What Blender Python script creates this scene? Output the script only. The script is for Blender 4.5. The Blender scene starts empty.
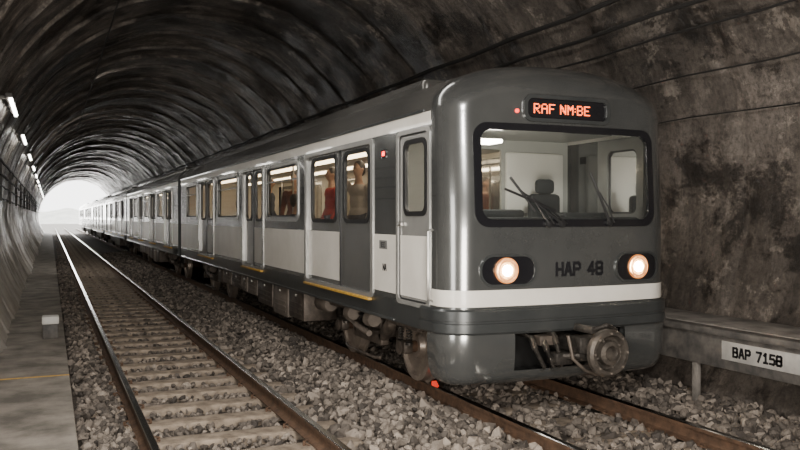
import bpy, bmesh, math, random
import numpy as np
from mathutils import Vector, Matrix, noise as mnoise
random.seed(7); rng=np.random.default_rng(7)
S=bpy.context.scene; COL=S.collection
PI=math.pi
# ------------------------------------------------------------------ materials
def rgba(c): return (c[0],c[1],c[2],1)
def mat(name,col,rough=.6,metal=0,col2=None,vscale=6,stretch=(1,1,1),lo=.35,hi=.65,bump=0,bscale=40,coat=0,emit=None,es=0,attr=None):
    m=bpy.data.materials.new(name); m.use_nodes=True
    nt=m.node_tree; N=nt.nodes; L=nt.links; b=N['Principled BSDF']
    b.inputs['Base Color'].default_value=rgba(col); b.inputs['Roughness'].default_value=rough
    b.inputs['Metallic'].default_value=metal; b.inputs['Coat Weight'].default_value=coat
    tc=N.new('ShaderNodeTexCoord'); mp=N.new('ShaderNodeMapping'); mp.inputs['Scale'].default_value=stretch
    L.new(tc.outputs['Object'],mp.inputs['Vector'])
    if col2 is not None:
        if attr:
            at=N.new('ShaderNodeAttribute'); at.attribute_name=attr; src=at.outputs['Fac']
        else:
            n=N.new('ShaderNodeTexNoise'); n.inputs['Scale'].default_value=vscale; n.inputs['Detail'].default_value=7
            n.inputs['Roughness'].default_value=.6
            L.new(mp.outputs[0],n.inputs['Vector']); src=n.outputs['Fac']
        r=N.new('ShaderNodeValToRGB'); r.color_ramp.elements[0].position=lo; r.color_ramp.elements[1].position=hi
        r.color_ramp.elements[0].color=rgba(col); r.color_ramp.elements[1].color=rgba(col2)
        L.new(src,r.inputs[0]); L.new(r.outputs[0],b.inputs['Base Color'])
    if bump:
        n2=N.new('ShaderNodeTexNoise'); n2.inputs['Scale'].default_value=bscale; n2.inputs['Detail'].default_value=5
        L.new(mp.outputs[0],n2.inputs['Vector'])
        bp=N.new('ShaderNodeBump'); bp.inputs['Strength'].default_value=bump; bp.inputs['Distance'].default_value=.02
        L.new(n2.outputs['Fac'],bp.inputs['Height']); L.new(bp.outputs[0],b.inputs['Normal'])
    if emit is not None:
        b.inputs['Emission Color'].default_value=rgba(emit); b.inputs['Emission Strength'].default_value=es
    return m
def glass(name,tint,fac=.1,sheen=0,dcol=(.5,.5,.48)):
    m=bpy.data.materials.new(name); m.use_nodes=True; nt=m.node_tree; N=nt.nodes; L=nt.links
    N.clear(); o=N.new('ShaderNodeOutputMaterial'); t=N.new('ShaderNodeBsdfTransparent'); t.inputs[0].default_value=rgba(tint)
    g=N.new('ShaderNodeBsdfGlossy'); g.inputs['Roughness'].default_value=.06
    fr=N.new('ShaderNodeFresnel'); fr.inputs[0].default_value=1.45
    ma=N.new('ShaderNodeMath'); ma.operation='ADD'; ma.inputs[1].default_value=fac
    mx=N.new('ShaderNodeMixShader'); L.new(fr.outputs[0],ma.inputs[0]); L.new(ma.outputs[0],mx.inputs[0])
    L.new(t.outputs[0],mx.inputs[1]); L.new(g.outputs[0],mx.inputs[2])
    d=N.new('ShaderNodeBsdfDiffuse'); d.inputs[0].default_value=rgba(dcol); m2=N.new('ShaderNodeMixShader')  # pale diffuse veil stands in for reflection on the glass
    tc=N.new('ShaderNodeTexCoord'); n=N.new('ShaderNodeTexNoise'); n.inputs['Scale'].default_value=1.6; n.inputs['Detail'].default_value=5; L.new(tc.outputs['Object'],n.inputs['Vector'])
    mm=N.new('ShaderNodeMath'); mm.operation='MULTIPLY'; mm.inputs[1].default_value=sheen*2; L.new(n.outputs['Fac'],mm.inputs[0])
    L.new(mm.outputs[0],m2.inputs[0]); L.new(mx.outputs[0],m2.inputs[1]); L.new(d.outputs[0],m2.inputs[2]); L.new(m2.outputs[0],o.inputs[0]); return m
def tunnel_mat(name,dark,mid,light,arcw=.85,lowlight=None,pale=(.34,.3,.26)):
    m=bpy.data.materials.new(name); m.use_nodes=True; nt=m.node_tree; N=nt.nodes; L=nt.links; b=N['Principled BSDF']
    tc=N.new('ShaderNodeTexCoord')
    def noise(sc,st,det=8,ro=.62,dist=0,off=0):
        mp=N.new('ShaderNodeMapping'); mp.inputs['Scale'].default_value=st; mp.inputs['Location'].default_value=(off,off,off); L.new(tc.outputs['Object'],mp.inputs['Vector'])
        n=N.new('ShaderNodeTexNoise'); n.inputs['Scale'].default_value=sc; n.inputs['Detail'].default_value=det
        n.inputs['Roughness'].default_value=ro; n.inputs['Distortion'].default_value=dist
        L.new(mp.outputs[0],n.inputs['Vector']); return n.outputs['Fac']
    def ramp(src,stops):
        r=N.new('ShaderNodeValToRGB'); e=r.color_ramp.elements
        e[0].position=stops[0][0]; e[0].color=rgba(stops[0][1]); e[1].position=stops[-1][0]; e[1].color=rgba(stops[-1][1])
        for p,c in stops[1:-1]:
            q=e.new(p); q.color=rgba(c)
        L.new(src,r.inputs[0]); return r.outputs[0]
    def mix(a,bb,fac,mode='MIX'):
        x=N.new('ShaderNodeMix'); x.data_type='RGBA'; x.blend_type=mode
        if isinstance(fac,float): x.inputs[0].default_value=fac
        else: L.new(fac,x.inputs[0])
        L.new(a,x.inputs[6]); L.new(bb,x.inputs[7]); return x.outputs[2]
    big=noise(.4,(1,.8,1),8,.6,.3)
    c=ramp(big,[(.38,dark),(.48,mid),(.57,light),(.7,mid)])
    pk=noise(1.5,(1,.9,1),12,.76,.2,7)                       # pale worn patches with crisp edges
    pm=ramp(pk,[(.54,(0,0,0)),(.555,(1,1,1))])
    pc=ramp(noise(5,(1,1,1),7,.7),[(.35,tuple(x*.55 for x in pale)),(.65,pale)])
    fm=N.new('ShaderNodeMath'); fm.operation='MULTIPLY'; fm.inputs[1].default_value=.6; L.new(pm,fm.inputs[0])
    c=mix(c,pc,fm.outputs[0])
    sk=noise(1.0,(1,.8,1),12,.76,.2,23)                      # black stains
    c=mix(c,ramp(sk,[(.435,(.14,.13,.125)),(.465,(.6,.58,.57)),(.5,(1,1,1))]),.85,'MULTIPLY')
    if arcw:
        arcs=noise(1.0,(.6,2.2,.6),10,.74,.1)
        c=mix(c,ramp(arcs,[(.42,(.3,.285,.275)),(.5,(.85,.83,.81)),(.58,(1.5,1.46,1.4))]),arcw,'MULTIPLY')
    drip=noise(2.2,(1,1.6,.3),8,.7,.1)
    c=mix(c,ramp(drip,[(.42,(.4,.375,.355)),(.5,(1,1,1))]),.45,'MULTIPLY')
    fine=noise(16,(1,1,1),9,.8)
    c=mix(c,ramp(fine,[(.38,(.4,.39,.38)),(.5,(1,1,1)),(.64,(1.5,1.48,1.45))]),.7,'MULTIPLY')
    vo=N.new('ShaderNodeTexVoronoi'); vo.inputs['Scale'].default_value=3.2; L.new(tc.outputs['Object'],vo.inputs['Vector'])   # pits
    c=mix(c,ramp(vo.outputs['Distance'],[(.06,(.25,.24,.23)),(.1,(1,1,1))]),.7,'MULTIPLY')
    if lowlight:
        se=N.new('ShaderNodeSeparateXYZ'); L.new(tc.outputs['Object'],se.inputs[0])
        mr=N.new('ShaderNodeMapRange'); mr.inputs['From Min'].default_value=3.0; mr.inputs['From Max'].default_value=2.0
        L.new(se.outputs['Z'],mr.inputs[0])
        lc=ramp(noise(1.2,(1,.5,1),8,.6),[(.35,tuple(x*.65 for x in lowlight)),(.6,lowlight)])
        c=mix(c,lc,mr.outputs[0])
    L.new(c,b.inputs['Base Color'])
    rr_=N.new('ShaderNodeMapRange'); rr_.inputs['To Min'].default_value=.28; rr_.inputs['To Max'].default_value=.68; rr_.inputs['From Min'].default_value=.4; rr_.inputs['From Max'].default_value=.6
    L.new(sk,rr_.inputs[0]); L.new(rr_.outputs[0],b.inputs['Roughness'])
    bp=N.new('ShaderNodeBump'); bp.inputs['Strength'].default_value=.8; bp.inputs['Distance'].default_value=.05
    s=N.new('ShaderNodeMath'); s.operation='ADD'; L.new(pk,s.inputs[0]); L.new(fine,s.inputs[1])
    L.new(s.outputs[0],bp.inputs['Height']); L.new(bp.outputs[0],b.inputs['Normal'])
    return m
M=dict(
 grey=mat('metallic_grey_paint',(.115,.12,.12),.2,.65,(.15,.155,.153),vscale=1.5,bump=.03,bscale=4,coat=.7),
 mgrey=mat('door_grey_paint',(.16,.163,.16),.24,.5,(.2,.2,.196),vscale=1.5,coat=.5),
 lgrey=mat('light_grey_paint',(.3,.3,.29),.26,.4,(.37,.37,.355),vscale=2,coat=.4),
 midc=mat('silver_cream_paint',(.46,.445,.41),.33,.1,(.54,.52,.48),vscale=2,coat=.2),
 dgrey=mat('dark_grey_paint',(.055,.06,.062),.3,.5,(.08,.085,.085),vscale=2,coat=.3),
 cream=mat('cream_paint',(.68,.65,.59),.36,0,(.78,.75,.69),vscale=2,coat=.2),
 roof=mat('roof_paint',(.11,.109,.104),.27,.6,(.18,.175,.165),vscale=1.2,stretch=(1,.4,1)),
 rubber=mat('black_rubber',(.012,.012,.013),.45),
 pit=mat('matt_black_recess',(.004,.004,.004),.9),
 black=mat('black_gloss',(.01,.01,.012),.2,coat=.4),
 steel=mat('brushed_steel',(.42,.41,.39),.3,.9),
 rail_top=mat('polished_rail',(.66,.64,.61),.16,1),
 rust=mat('rusty_steel',(.06,.035,.022),.75,.2,(.13,.075,.045),vscale=9,bump=.3),
 grime=mat('grimy_metal',(.06,.05,.042),.5,.5,(.14,.115,.095),vscale=7,bump=.3),
 grime2=mat('dusty_equipment',(.13,.11,.093),.6,.3,(.23,.195,.165),vscale=4,bump=.2),
 cast=mat('dark_cast_steel',(.035,.032,.03),.42,.7,(.1,.09,.08),vscale=9,bump=.3),
 disc=mat('worn_coupler_steel',(.07,.062,.055),.42,.6,(.15,.13,.11),vscale=8,bump=.3),
 wheel=mat('wheel_steel',(.26,.22,.19),.35,.6,(.42,.35,.29),vscale=6),
 inner=mat('interior_panel',(.62,.58,.5),.5),
 cab=mat('cab_panel',(.42,.425,.4),.5),
 cabpale=mat('cab_pale_panel',(.85,.83,.78),.4),
 seat=mat('seat_fabric',(.015,.018,.02),.8),
 seatred=mat('seat_plastic',(.25,.06,.04),.5),
 warm=mat('saloon_light',(1,.9,.75),.5,emit=(1,.82,.58),es=9),
 cabl=mat('cab_light',(1,1,1),.5,emit=(1,.92,.8),es=26),
 head=mat('headlamp_bulb',(1,.9,.7),.3,emit=(1,.82,.6),es=260),
 halo=mat('headlamp_reflector_glow',(.85,.6,.35),.25,.6,emit=(1,.4,.1),es=3.2),  # emission paints the bulb's glow onto the reflector bowl
 halo2=mat('headlamp_outer_reflector_glow',(.5,.3,.15),.3,.6,emit=(1,.28,.06),es=.8),  # weaker orange emission paints the outer edge of that glow
 led=mat('orange_led',(1,.2,.05),.5,emit=(1,.13,.03),es=3.6),
 red=mat('red_led',(1,.05,.03),.5,emit=(1,.05,.03),es=3),
 red_lamp=mat('glowing_red_plastic',(.55,.03,.02),.4,emit=(1,.05,.02),es=.8),  # emission gives this red a lamp-like glow
 tube=mat('lamp_tube',(1,1,1),.4,emit=(1,.96,.88),es=22),
 plate=mat('dull_plate',(.3,.29,.275),.5,col2=(.42,.41,.385),vscale=5),
 white=mat('white_cap',(.6,.59,.56),.5,col2=(.48,.47,.44),vscale=5),
 text=mat('dark_lettering',(.006,.006,.008),.5),
 yellow=mat('yellow_paint',(.6,.34,.04),.6,col2=(.36,.22,.05),vscale=20),
 conc=mat('walkway_concrete',(.1,.09,.078),.75,col2=(.26,.235,.205),vscale=2.0,bump=.4,bscale=25),
 slab=mat('ledge_concrete',(.1,.092,.083),.75,col2=(.23,.21,.19),vscale=4,bump=.4,bscale=20),
 beam=mat('ledge_beam',(.04,.038,.037),.6,col2=(.11,.1,.09),vscale=6,bump=.2),
 sleeper=mat('sleeper_concrete',(.14,.11,.083),.8,col2=(.33,.27,.21),vscale=6,bump=.4,bscale=30),
 stone=mat('ballast_stone',(.035,.029,.025),.8,col2=(.37,.315,.265),attr='tone',lo=0,hi=1,bump=.3,bscale=60),
 bed=mat('ballast_bed',(.02,.016,.013),.9,col2=(.09,.072,.056),vscale=22,bump=1,bscale=18),
 cable=mat('cable_sheath',(.012,.011,.01),.7),
 glass=glass('window_glass',(.88,.86,.8),.04,.03),
 wind=glass('windscreen_glass',(.9,.92,.9),.04,.025,(.5,.52,.5)),  # grey veil painted in as windscreen reflection
 bellows=mat('bellows_rubber',(.006,.006,.006),.9),
)
M['ceil']=tunnel_mat('tunnel_ceiling_concrete',(.05,.044,.04),(.125,.11,.098),(.2,.178,.16),.75,pale=(.4,.36,.32))
M['wr']=tunnel_mat('tunnel_right_wall_concrete',(.065,.055,.047),(.125,.107,.092),(.185,.16,.14),.3,pale=(.38,.335,.29))
M['wl']=tunnel_mat('tunnel_left_wall_concrete',(.05,.044,.04),(.13,.115,.1),(.24,.22,.195),.3,(.36,.335,.305))
# ------------------------------------------------------------------ mesh helper
class MB:
    def __init__(s): s.v=[]; s.f=[]; s.m=[]
    def add(s,v,f,mi=0):
        o=len(s.v); s.v+= [tuple(p) for p in v]; s.f+=[tuple(i+o for i in q) for q in f]; s.m+=[mi]*len(f); return s
    def bm(s,b,mi=0):
        b.verts.index_update(); s.add([tuple(v.co) for v in b.verts],[[v.index for v in f.verts] for f in b.faces],mi); b.free(); return s
    def box(s,x0,x1,y0,y1,z0,z1,bev=0,mi=0,rot=None,seg=2):
        b=bmesh.new(); bmesh.ops.create_cube(b,size=1,matrix=Matrix.Diagonal((x1-x0,y1-y0,z1-z0,1)))
        if bev: bmesh.ops.bevel(b,geom=b.edges[:],offset=bev,segments=seg,profile=.5,affect='EDGES')
        T=Matrix.Translation(((x0+x1)/2,(y0+y1)/2,(z0+z1)/2))
        if rot: T=T@rot
        b.transform(T); return s.bm(b,mi)
    def tube(s,pts,r,n=8,mi=0):
        pts=[Vector(p) for p in pts]; rs=r if isinstance(r,(list,tuple)) else [r]*len(pts)
        V=[];F=[]
        d=(pts[1]-pts[0]).normalized(); up=Vector((0,0,1)) if abs(d.z)<.9 else Vector((1,0,0))
        a=d.cross(up).normalized()
        for i,p in enumerate(pts):
            d=(pts[min(i+1,len(pts)-1)]-pts[max(i-1,0)]).normalized()
            a=(a-d*a.dot(d)).normalized(); b=d.cross(a)
            for k in range(n):
                t=2*PI*k/n; V.append(p+(a*math.cos(t)+b*math.sin(t))*rs[i])
        for i in range(len(pts)-1):
            for k in range(n):
                F.append((i*n+k,i*n+(k+1)%n,(i+1)*n+(k+1)%n,(i+1)*n+k))
        F.append(tuple(range(n))[::-1]); F.append(tuple((len(pts)-1)*n+k for k in range(n)))
        return s.add(V,F,mi)
    def lathe(s,prof,o,ax='z',n=32,mi=0,closed=False):
        V=[];F=[]
        for r,h in prof:
            for k in range(n):
                t=2*PI*k/n; c,q=r*math.cos(t),r*math.sin(t)
                V.append({'z':(o[0]+c,o[1]+q,o[2]+h),'x':(o[0]+h,o[1]+c,o[2]+q),'y':(o[0]+c,o[1]+h,o[2]+q)}[ax])
        m=len(prof)
        for i in range(m-1 if not closed else m):
            for k in range(n):
                j=(i+1)%m; F.append((i*n+k,i*n+(k+1)%n,j*n+(k+1)%n,j*n+k))
        if not closed:
            F.append(tuple(range(n))); F.append(tuple((m-1)*n+k for k in range(n)))
        return s.add(V,F,mi)
    def ell(s,c,r,mi=0,n=12):
        b=bmesh.new(); bmesh.ops.create_uvsphere(b,u_segments=n,v_segments=n//2+2,radius=1)
        b.transform(Matrix.Translation(c)@Matrix.Diagonal((r[0],r[1],r[2],1))); return s.bm(b,mi)
    def cap(s,p0,r0,p1,r1,n=10):
        s.ell(p0,(r0,)*3); s.ell(p1,(r1,)*3); return s.tube([p0,p1],[r0,r1],n)
    def build(s,name,mats,parent=None,smooth=35,loc=None,recalc=True):
        me=bpy.data.meshes.new(name); me.from_pydata(s.v,[],s.f)
        if not isinstance(mats,(list,tuple)): mats=[mats]
        for m in mats: me.materials.append(m)
        me.polygons.foreach_set('material_index',s.m)
        if recalc:
            b=bmesh.new(); b.from_mesh(me); bmesh.ops.recalc_face_normals(b,faces=b.faces[:]); b.to_mesh(me); b.free()
        if smooth:
            me.polygons.foreach_set('use_smooth',[True]*len(me.polygons)); me.set_sharp_from_angle(angle=math.radians(smooth))
        me.update(); o=bpy.data.objects.new(name,me); COL.objects.link(o)
        if parent: o.parent=parent
        if loc: o.location=loc
        return o
def tag(o,label=None,cat=None,group=None,kind=None):
    if label: o['label']=label
    if cat: o['category']=cat
    if group: o['group']=group
    if kind: o['kind']=kind
    return o
def empty(name,loc=(0,0,0),rz=0):
    o=bpy.data.objects.new(name,None); COL.objects.link(o); o.location=loc; o.rotation_euler=(0,0,rz); o.empty_display_size=.2; return o
def dup(o,loc=None,label=None,parent=None):
    c=o.copy(); COL.objects.link(c)
    if parent: c.parent=parent
    if loc: c.location=loc
    if label: c['label']=label
    for ch in list(o.children): dup(ch,parent=c)
    return c
# painted block lettering made of straight strokes (unit cell .6 wide, 1 high)
_lo=[(.1,0),(.5,0),(.6,.1),(.6,.4),(.5,.5),(.1,.5),(0,.4),(0,.1),(.1,0)]
STR={'H':[[(0,0),(0,1)],[(.6,0),(.6,1)],[(0,.5),(.6,.5)]],'A':[[(0,0),(.24,1),(.36,1),(.6,0)],[(.1,.33),(.5,.33)]],
 'P':[[(0,0),(0,1),(.48,1),(.6,.88),(.6,.6),(.48,.48),(0,.48)]],'B':[[(0,0),(0,1),(.46,1),(.57,.9),(.57,.62),(.46,.52),(0,.52)],[(.46,.52),(.6,.4),(.6,.12),(.48,0),(0,0)]],
 '4':[[(.45,0),(.45,1),(0,.3),(.64,.3)]],'8':[_lo,[(x,z+.5) for x,z in _lo]],'7':[[(0,1),(.6,1),(.2,0)]],'1':[[(.1,.78),(.32,1),(.32,0)],[(.1,0),(.54,0)]],
 '5':[[(.58,1),(.05,1),(.02,.55),(.46,.58),(.6,.45),(.6,.12),(.48,0),(0,.02)]],'N':[[(0,0),(0,1),(.6,0),(.6,1)]],'E':[[(.58,1),(0,1),(0,0),(.58,0)],[(0,.5),(.5,.5)]],
 '(':[[(.3,1.1),(.12,.8),(.12,.2),(.3,-.1)]],')':[[(.1,1.1),(.28,.8),(.28,.2),(.1,-.1)]],' ':[]}
def lettering(s,h,m,parent,loc,rz,name='lettering',wt=.17,gap=.26,sx=1,dep=.004,fy=None):
    w=0
    for c in s: w+=(.6 if c not in '() ' else .35)+gap
    w-=gap; x=-w/2; mb=MB(); R=Matrix.Rotation(rz,3,'Z')
    for c in s:
        for pl in STR[c]:
            for (a,b),(c_,d) in zip(pl,pl[1:]):
                ax,az,bx,bz=(x+a)*h*sx,(b-.5)*h,(x+c_)*h*sx,(d-.5)*h
                l=math.hypot(bx-ax,bz-az); ux,uz=(bx-ax)/l,(bz-az)/l; t=wt*h/2; ax-=ux*t*.9; az-=uz*t*.9; bx+=ux*t*.9; bz+=uz*t*.9
                P=[(ax-uz*t,az+ux*t),(bx-uz*t,bz+ux*t),(bx+uz*t,bz-ux*t),(ax+uz*t,az-ux*t)]
                V=[]
                for yy in (0,-dep):
                    for p in P:
                        off=fy(p[0]) if fy else 0
                        v=R@Vector((p[0],yy+off,p[1])); V.append((v.x+loc[0],v.y+loc[1],v.z+loc[2]))
                mb.add(V,[(0,1,2,3),(4,5,6,7),(0,1,5,4),(1,2,6,5),(2,3,7,6),(3,0,4,7)])
        x+=(.6 if c not in '() ' else .35)+gap
    return mb.build(name,m,parent,smooth=0)
def sdf(x,z,s):
    cx,cz=(s[0]+s[1])/2,(s[2]+s[3])/2; r=s[4]
    qx=abs(x-cx)-(s[1]-s[0])/2+r; qz=abs(z-cz)-(s[3]-s[2])/2+r
    return math.hypot(max(qx,0),max(qz,0))+min(max(qx,qz),0)-r
def ray(c,t,s):
    lo,hi=0,6; dx,dz=math.cos(t),math.sin(t)
    for _ in range(26):
        mid=(lo+hi)/2
        if sdf(c[0]+dx*mid,c[1]+dz*mid,s)<0: lo=mid
        else: hi=mid
    return (c[0]+dx*lo,c[1]+dz*lo)
def angs(c,*shapes):
    A=set(round(2*PI*k/56,5) for k in range(56))
    for s in shapes:
        if s[4]<.05:
            for x in s[:2]:
                for z in s[2:4]: A.add(round(math.atan2(z-c[1],x-c[0])%(2*PI),5))
        else:
            for x,sx in ((s[0],1),(s[1],-1)):
                for z,sz in ((s[2],1),(s[3],-1)):
                    ccx,ccz=x+sx*s[4],z+sz*s[4]
                    for q in range(7):
                        a=q/6*PI/2; A.add(round(math.atan2(ccz-sz*s[4]*math.sin(a)-c[1],ccx-sx*s[4]*math.cos(a)-c[0])%(2*PI),5))
    return sorted(A)
def patch(mb,s,mp,nr=1,mi=0):
    c=((s[0]+s[1])/2,(s[2]+s[3])/2); A=angs(c,s); n=len(A); P=[ray(c,t,s) for t in A]
    V=[mp(c[0],c[1])];F=[]
    for k in range(1,nr+1):
        f=k/nr
        V+=[mp(c[0]+(p[0]-c[0])*f,c[1]+(p[1]-c[1])*f) for p in P]
    for i in range(n): F.append((0,1+i,1+(i+1)%n))
    for k in range(nr-1):
        for i in range(n): F.append((1+k*n+i,1+k*n+(i+1)%n,1+(k+1)*n+(i+1)%n,1+(k+1)*n+i))
    mb.add(V,F,mi)
def ring(mb,inn,out,mp,d0,d1,mi=0):
    c=((inn[0]+inn[1])/2,(inn[2]+inn[3])/2); A=angs(c,inn,out); n=len(A)
    I=[ray(c,t,inn) for t in A]; O=[ray(c,t,out) for t in A]
    V=[mp(*p,d1) for p in O]+[mp(*p,d0) for p in O]+[mp(*p,d0) for p in I]+[mp(*p,d1) for p in I]
    F=[]
    for a,b in ((0,1),(1,2),(2,3),(3,0)):
        for i in range(n): F.append((a*n+i,a*n+(i+1)%n,b*n+(i+1)%n,b*n+i))
    mb.add(V,F,mi)
# ------------------------------------------------------------------ setting: the tunnel
TX=3.3
def half(z): return 4.6-.65*(max(0,2-z)/2)**1.7
def prof(n=84):
    P=[]
    for i in range(8): z=-.35+2.35*i/8; P.append((-half(z),z))
    for i in range(n+1):
        t=PI-PI*i/n; P.append((4.6*math.cos(t),2+4.8*math.sin(t)))
    for i in range(7,-1,-1): z=-.35+2.35*i/8; P.append((half(z),z))
    return P
TEND=112
rr=random.Random(3); RINGS=[]; y=-14
while y<TEND:
    w=rr.choice([1.5,1.8,2.1,2.1,2.6]); RINGS.append((y,w,rr.uniform(-.07,.07),rr.uniform(.04,.08))); y+=w
def shell(name,i0,i1,m,label):
    P=prof()[i0:i1+1]; V=[];F=[]; Y=[]
    for y,w,off,g in RINGS:
        for a,b in ((0,0),(.04,g),(.12,g),(.16,0),(.2,-.045),(.36,-.045),(.42,0)): Y.append((y+a,b+off))
        st=.3 if y<30 else .8; a=.42+st
        while a<w-.05: Y.append((y+a,off)); a+=st
    for yy,off in Y:
        for x,z in P:
            t=max(0,min(1,(x+.5)/3.5)); rk=1-.8*t*t*(3-2*t); t2=max(0,min(1,(-x-3.5)/1)); rk*=1-.8*t2
            d=math.hypot(x,z-2) or 1; nz=mnoise.noise(Vector((x*.7,yy*.7,z*.7)))*.05*(1-.7*t2)+mnoise.noise(Vector((x*2,yy*2,z*2+9)))*.025*(1-.7*t2)
            k=1+(off*rk+nz)/4.6
            V.append((TX+x*k, yy, 2+(z-2)*k))
    n=len(P)
    for j in range(len(Y)-1):
        for i in range(n-1): F.append((j*n+i,j*n+i+1,(j+1)*n+i+1,(j+1)*n+i))
    mb=MB(); mb.add(V,F); o=mb.build(name,m,smooth=40); tag(o,label,'tunnel lining',kind='structure'); return o
NP=len(prof())
shell('wall_left',0,22,M['wl'],'left curved concrete tunnel wall with pale smooth lower lining')
shell('ceiling',22,NP-29,M['ceil'],'stained ribbed concrete tunnel vault overhead')
shell('wall_right',NP-29,NP-1,M['wr'],'right brown blotched concrete tunnel wall behind the train')
mb=MB(); mb.box(-1.4,8.2,-14.3,-14,-.4,6.9); tag(mb.build('wall_light_blocker',M['wr'],smooth=0),'added unseen wall behind the viewer, blocking sky light','wall',kind='structure')  # unseen wall added to shut out sky light behind the camera
def bedz(x):
    pts=[(-1.4,-.2),(.2,-.2),(.5,-.15),(.9,-.23),(2.4,-.24),(2.8,-.18),(3.3,-.10),(3.9,-.12),(4.3,-.19),(5.7,-.19),(6.1,-.14),(6.8,-.1),(8.1,-.1)]
    return float(np.interp(x,[p[0] for p in pts],[p[1] for p in pts]))
mb=MB(); xs=np.linspace(-1.3,8.05,48); ys=np.linspace(-13.9,TEND,160); V=[];F=[]
for y in ys:
    for x in xs: V.append((x,y,bedz(x)-.03+.03*math.sin(x*7+y*3.1)*math.sin(y*5.3-x*4)))
for j in range(len(ys)-1):
    for i in range(len(xs)-1): F.append((j*48+i,j*48+i+1,(j+1)*48+i+1,(j+1)*48+i))
mb.add(V,F); tag(mb.build('floor',M['bed']),'dark gravelly tunnel floor under the tracks','floor',kind='structure')
mb=MB(); mb.box(-60,60,TEND,320,-.5,-.3)
M['out']=mat('outside_ground',(.2,.19,.17),.9,col2=(.3,.29,.27)); tag(mb.build('floor_outside',M['out'],smooth=0),'pale open ground beyond the tunnel mouth','ground',kind='structure')
mb=MB(); V=[];F=[]; n=60
for j in range(6):
    for i in range(n+1):
        x=-60+140*i/n; h=(4.5+2.5*mnoise.noise(Vector((x*.09,1,0)))+.8*mnoise.noise(Vector((x*.5,3,0))))*math.sin(j/5*PI/2)
        V.append((x,290+j*8,-.3+h))
for j in range(5):
    for i in range(n): F.append((j*(n+1)+i,j*(n+1)+i+1,(j+1)*(n+1)+i+1,(j+1)*(n+1)+i))
mb.add(V,F); tag(mb.build('hillside',mat('pale_hillside',(.5,.52,.48),.9,col2=(.7,.7,.66),vscale=.2)),'pale low hillside seen beyond the tunnel mouth','hill',kind='structure')
mb=MB(); mb.box(-.95,.22,-13.9,TEND,-.4,0,bev=.02); tag(mb.build('floor_walkway',M['conc']),'narrow concrete walkway along the left wall','walkway',kind='structure')
mb=MB(); mb.box(-.64,.215,10.93,10.99,-.002,.004); tag(mb.build('floor_marking',M['yellow'],smooth=0),'yellow painted line across the left walkway','floor marking',kind='structure')
# ------------------------------------------------------------------ rails
def make_rail(x,label):
    P=[(-.07,-.17),(.07,-.17),(.07,-.158),(.015,-.14),(.009,-.12),(.009,-.05),(.034,-.04),(.036,-.008),(.028,0),(-.028,0),(-.036,-.008),(-.034,-.04),(-.009,-.05),(-.009,-.12),(-.015,-.14),(-.07,-.158)]
    V=[(px,y,pz) for y in (-13,150) for px,pz in P]; n=len(P); mb=MB()
    mb.add(V,[tuple(range(n)),tuple(range(n,2*n))],0)
    for i in range(n):
        mb.add([V[i],V[(i+1)%n],V[n+(i+1)%n],V[n+i]],[(0,1,2,3)],1 if i in (7,8,9) else 0)
    o=mb.build('rail',[M['rust'],M['rail_top']],smooth=0,loc=(x,0,0)); tag(o,label,'rail')
LX,RX,G=1.585,4.93,.755
make_rail(LX-G,'shiny topped steel rail nearest the left walkway')
make_rail(LX+G,'right hand rail of the empty track, beside the middle ballast')
make_rail(RX-G,'rail under the left wheels of the train')
make_rail(RX+G,'rail under the right wheels of the train, nearest the ledge')
# sleepers
def make_sleeper(clips):
    t=empty('sleeper')
    b=bmesh.new(); bmesh.ops.create_cube(b,size=1,matrix=Matrix.Diagonal((2.4,.27,.16,1)))
    bmesh.ops.bevel(b,geom=b.edges[:],offset=.02,segments=2,profile=.5,affect='EDGES')
    b.transform(Matrix.Translation((0,0,-.25))); m_=MB(); m_.bm(b)
    for s in (-1,1): m_.box(s*G-.13,s*G+.13,-.1,.1,-.173,-.168,bev=.002)
    m_.build('beam',M['sleeper'],t)
    if clips:
        for s in (-1,1):
            for q in (-1,1):
                c=MB(); x=s*G+q*.095
                c.tube([(x,-.05,-.16),(x+q*.03,-.05,-.14),(x+q*.03,.04,-.14),(x-q*.015,.05,-.13),(x-q*.015,-.02,-.14)],.009,6)
                c.tube([(x+q*.035,0,-.175),(x+q*.035,0,-.125)],.016,6)
                c.build('rail_clip',M['rust'],t)
    return t
sp_c=make_sleeper(True); sp_p=make_sleeper(False)
first={'c':sp_c,'p':sp_p}; used=set(); SP=.72
def place_sleeper(kind,x,y,label,group):
    o=first[kind]
    if kind in used: o=dup(o)
    used.add(kind); o.location=(x,y,random.uniform(-.012,.0)); o.rotation_euler=(0,0,random.uniform(-.015,.015)); tag(o,label,'sleeper',group)
y=3.0; SLY=[]
while y<TEND-1:
    SLY.append(y)
    place_sleeper('c' if y<24 else 'p',LX,y,'weathered concrete sleeper in the ballast under the empty left track','sleepers of the empty left track'); y+=SP
y=2.8; SRY=[]
while y<26:
    SRY.append(y)
    place_sleeper('c' if y<12 else 'p',RX,y,'dark concrete sleeper half buried under the track the train stands on','sleepers of the right track'); y+=SP
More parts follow.
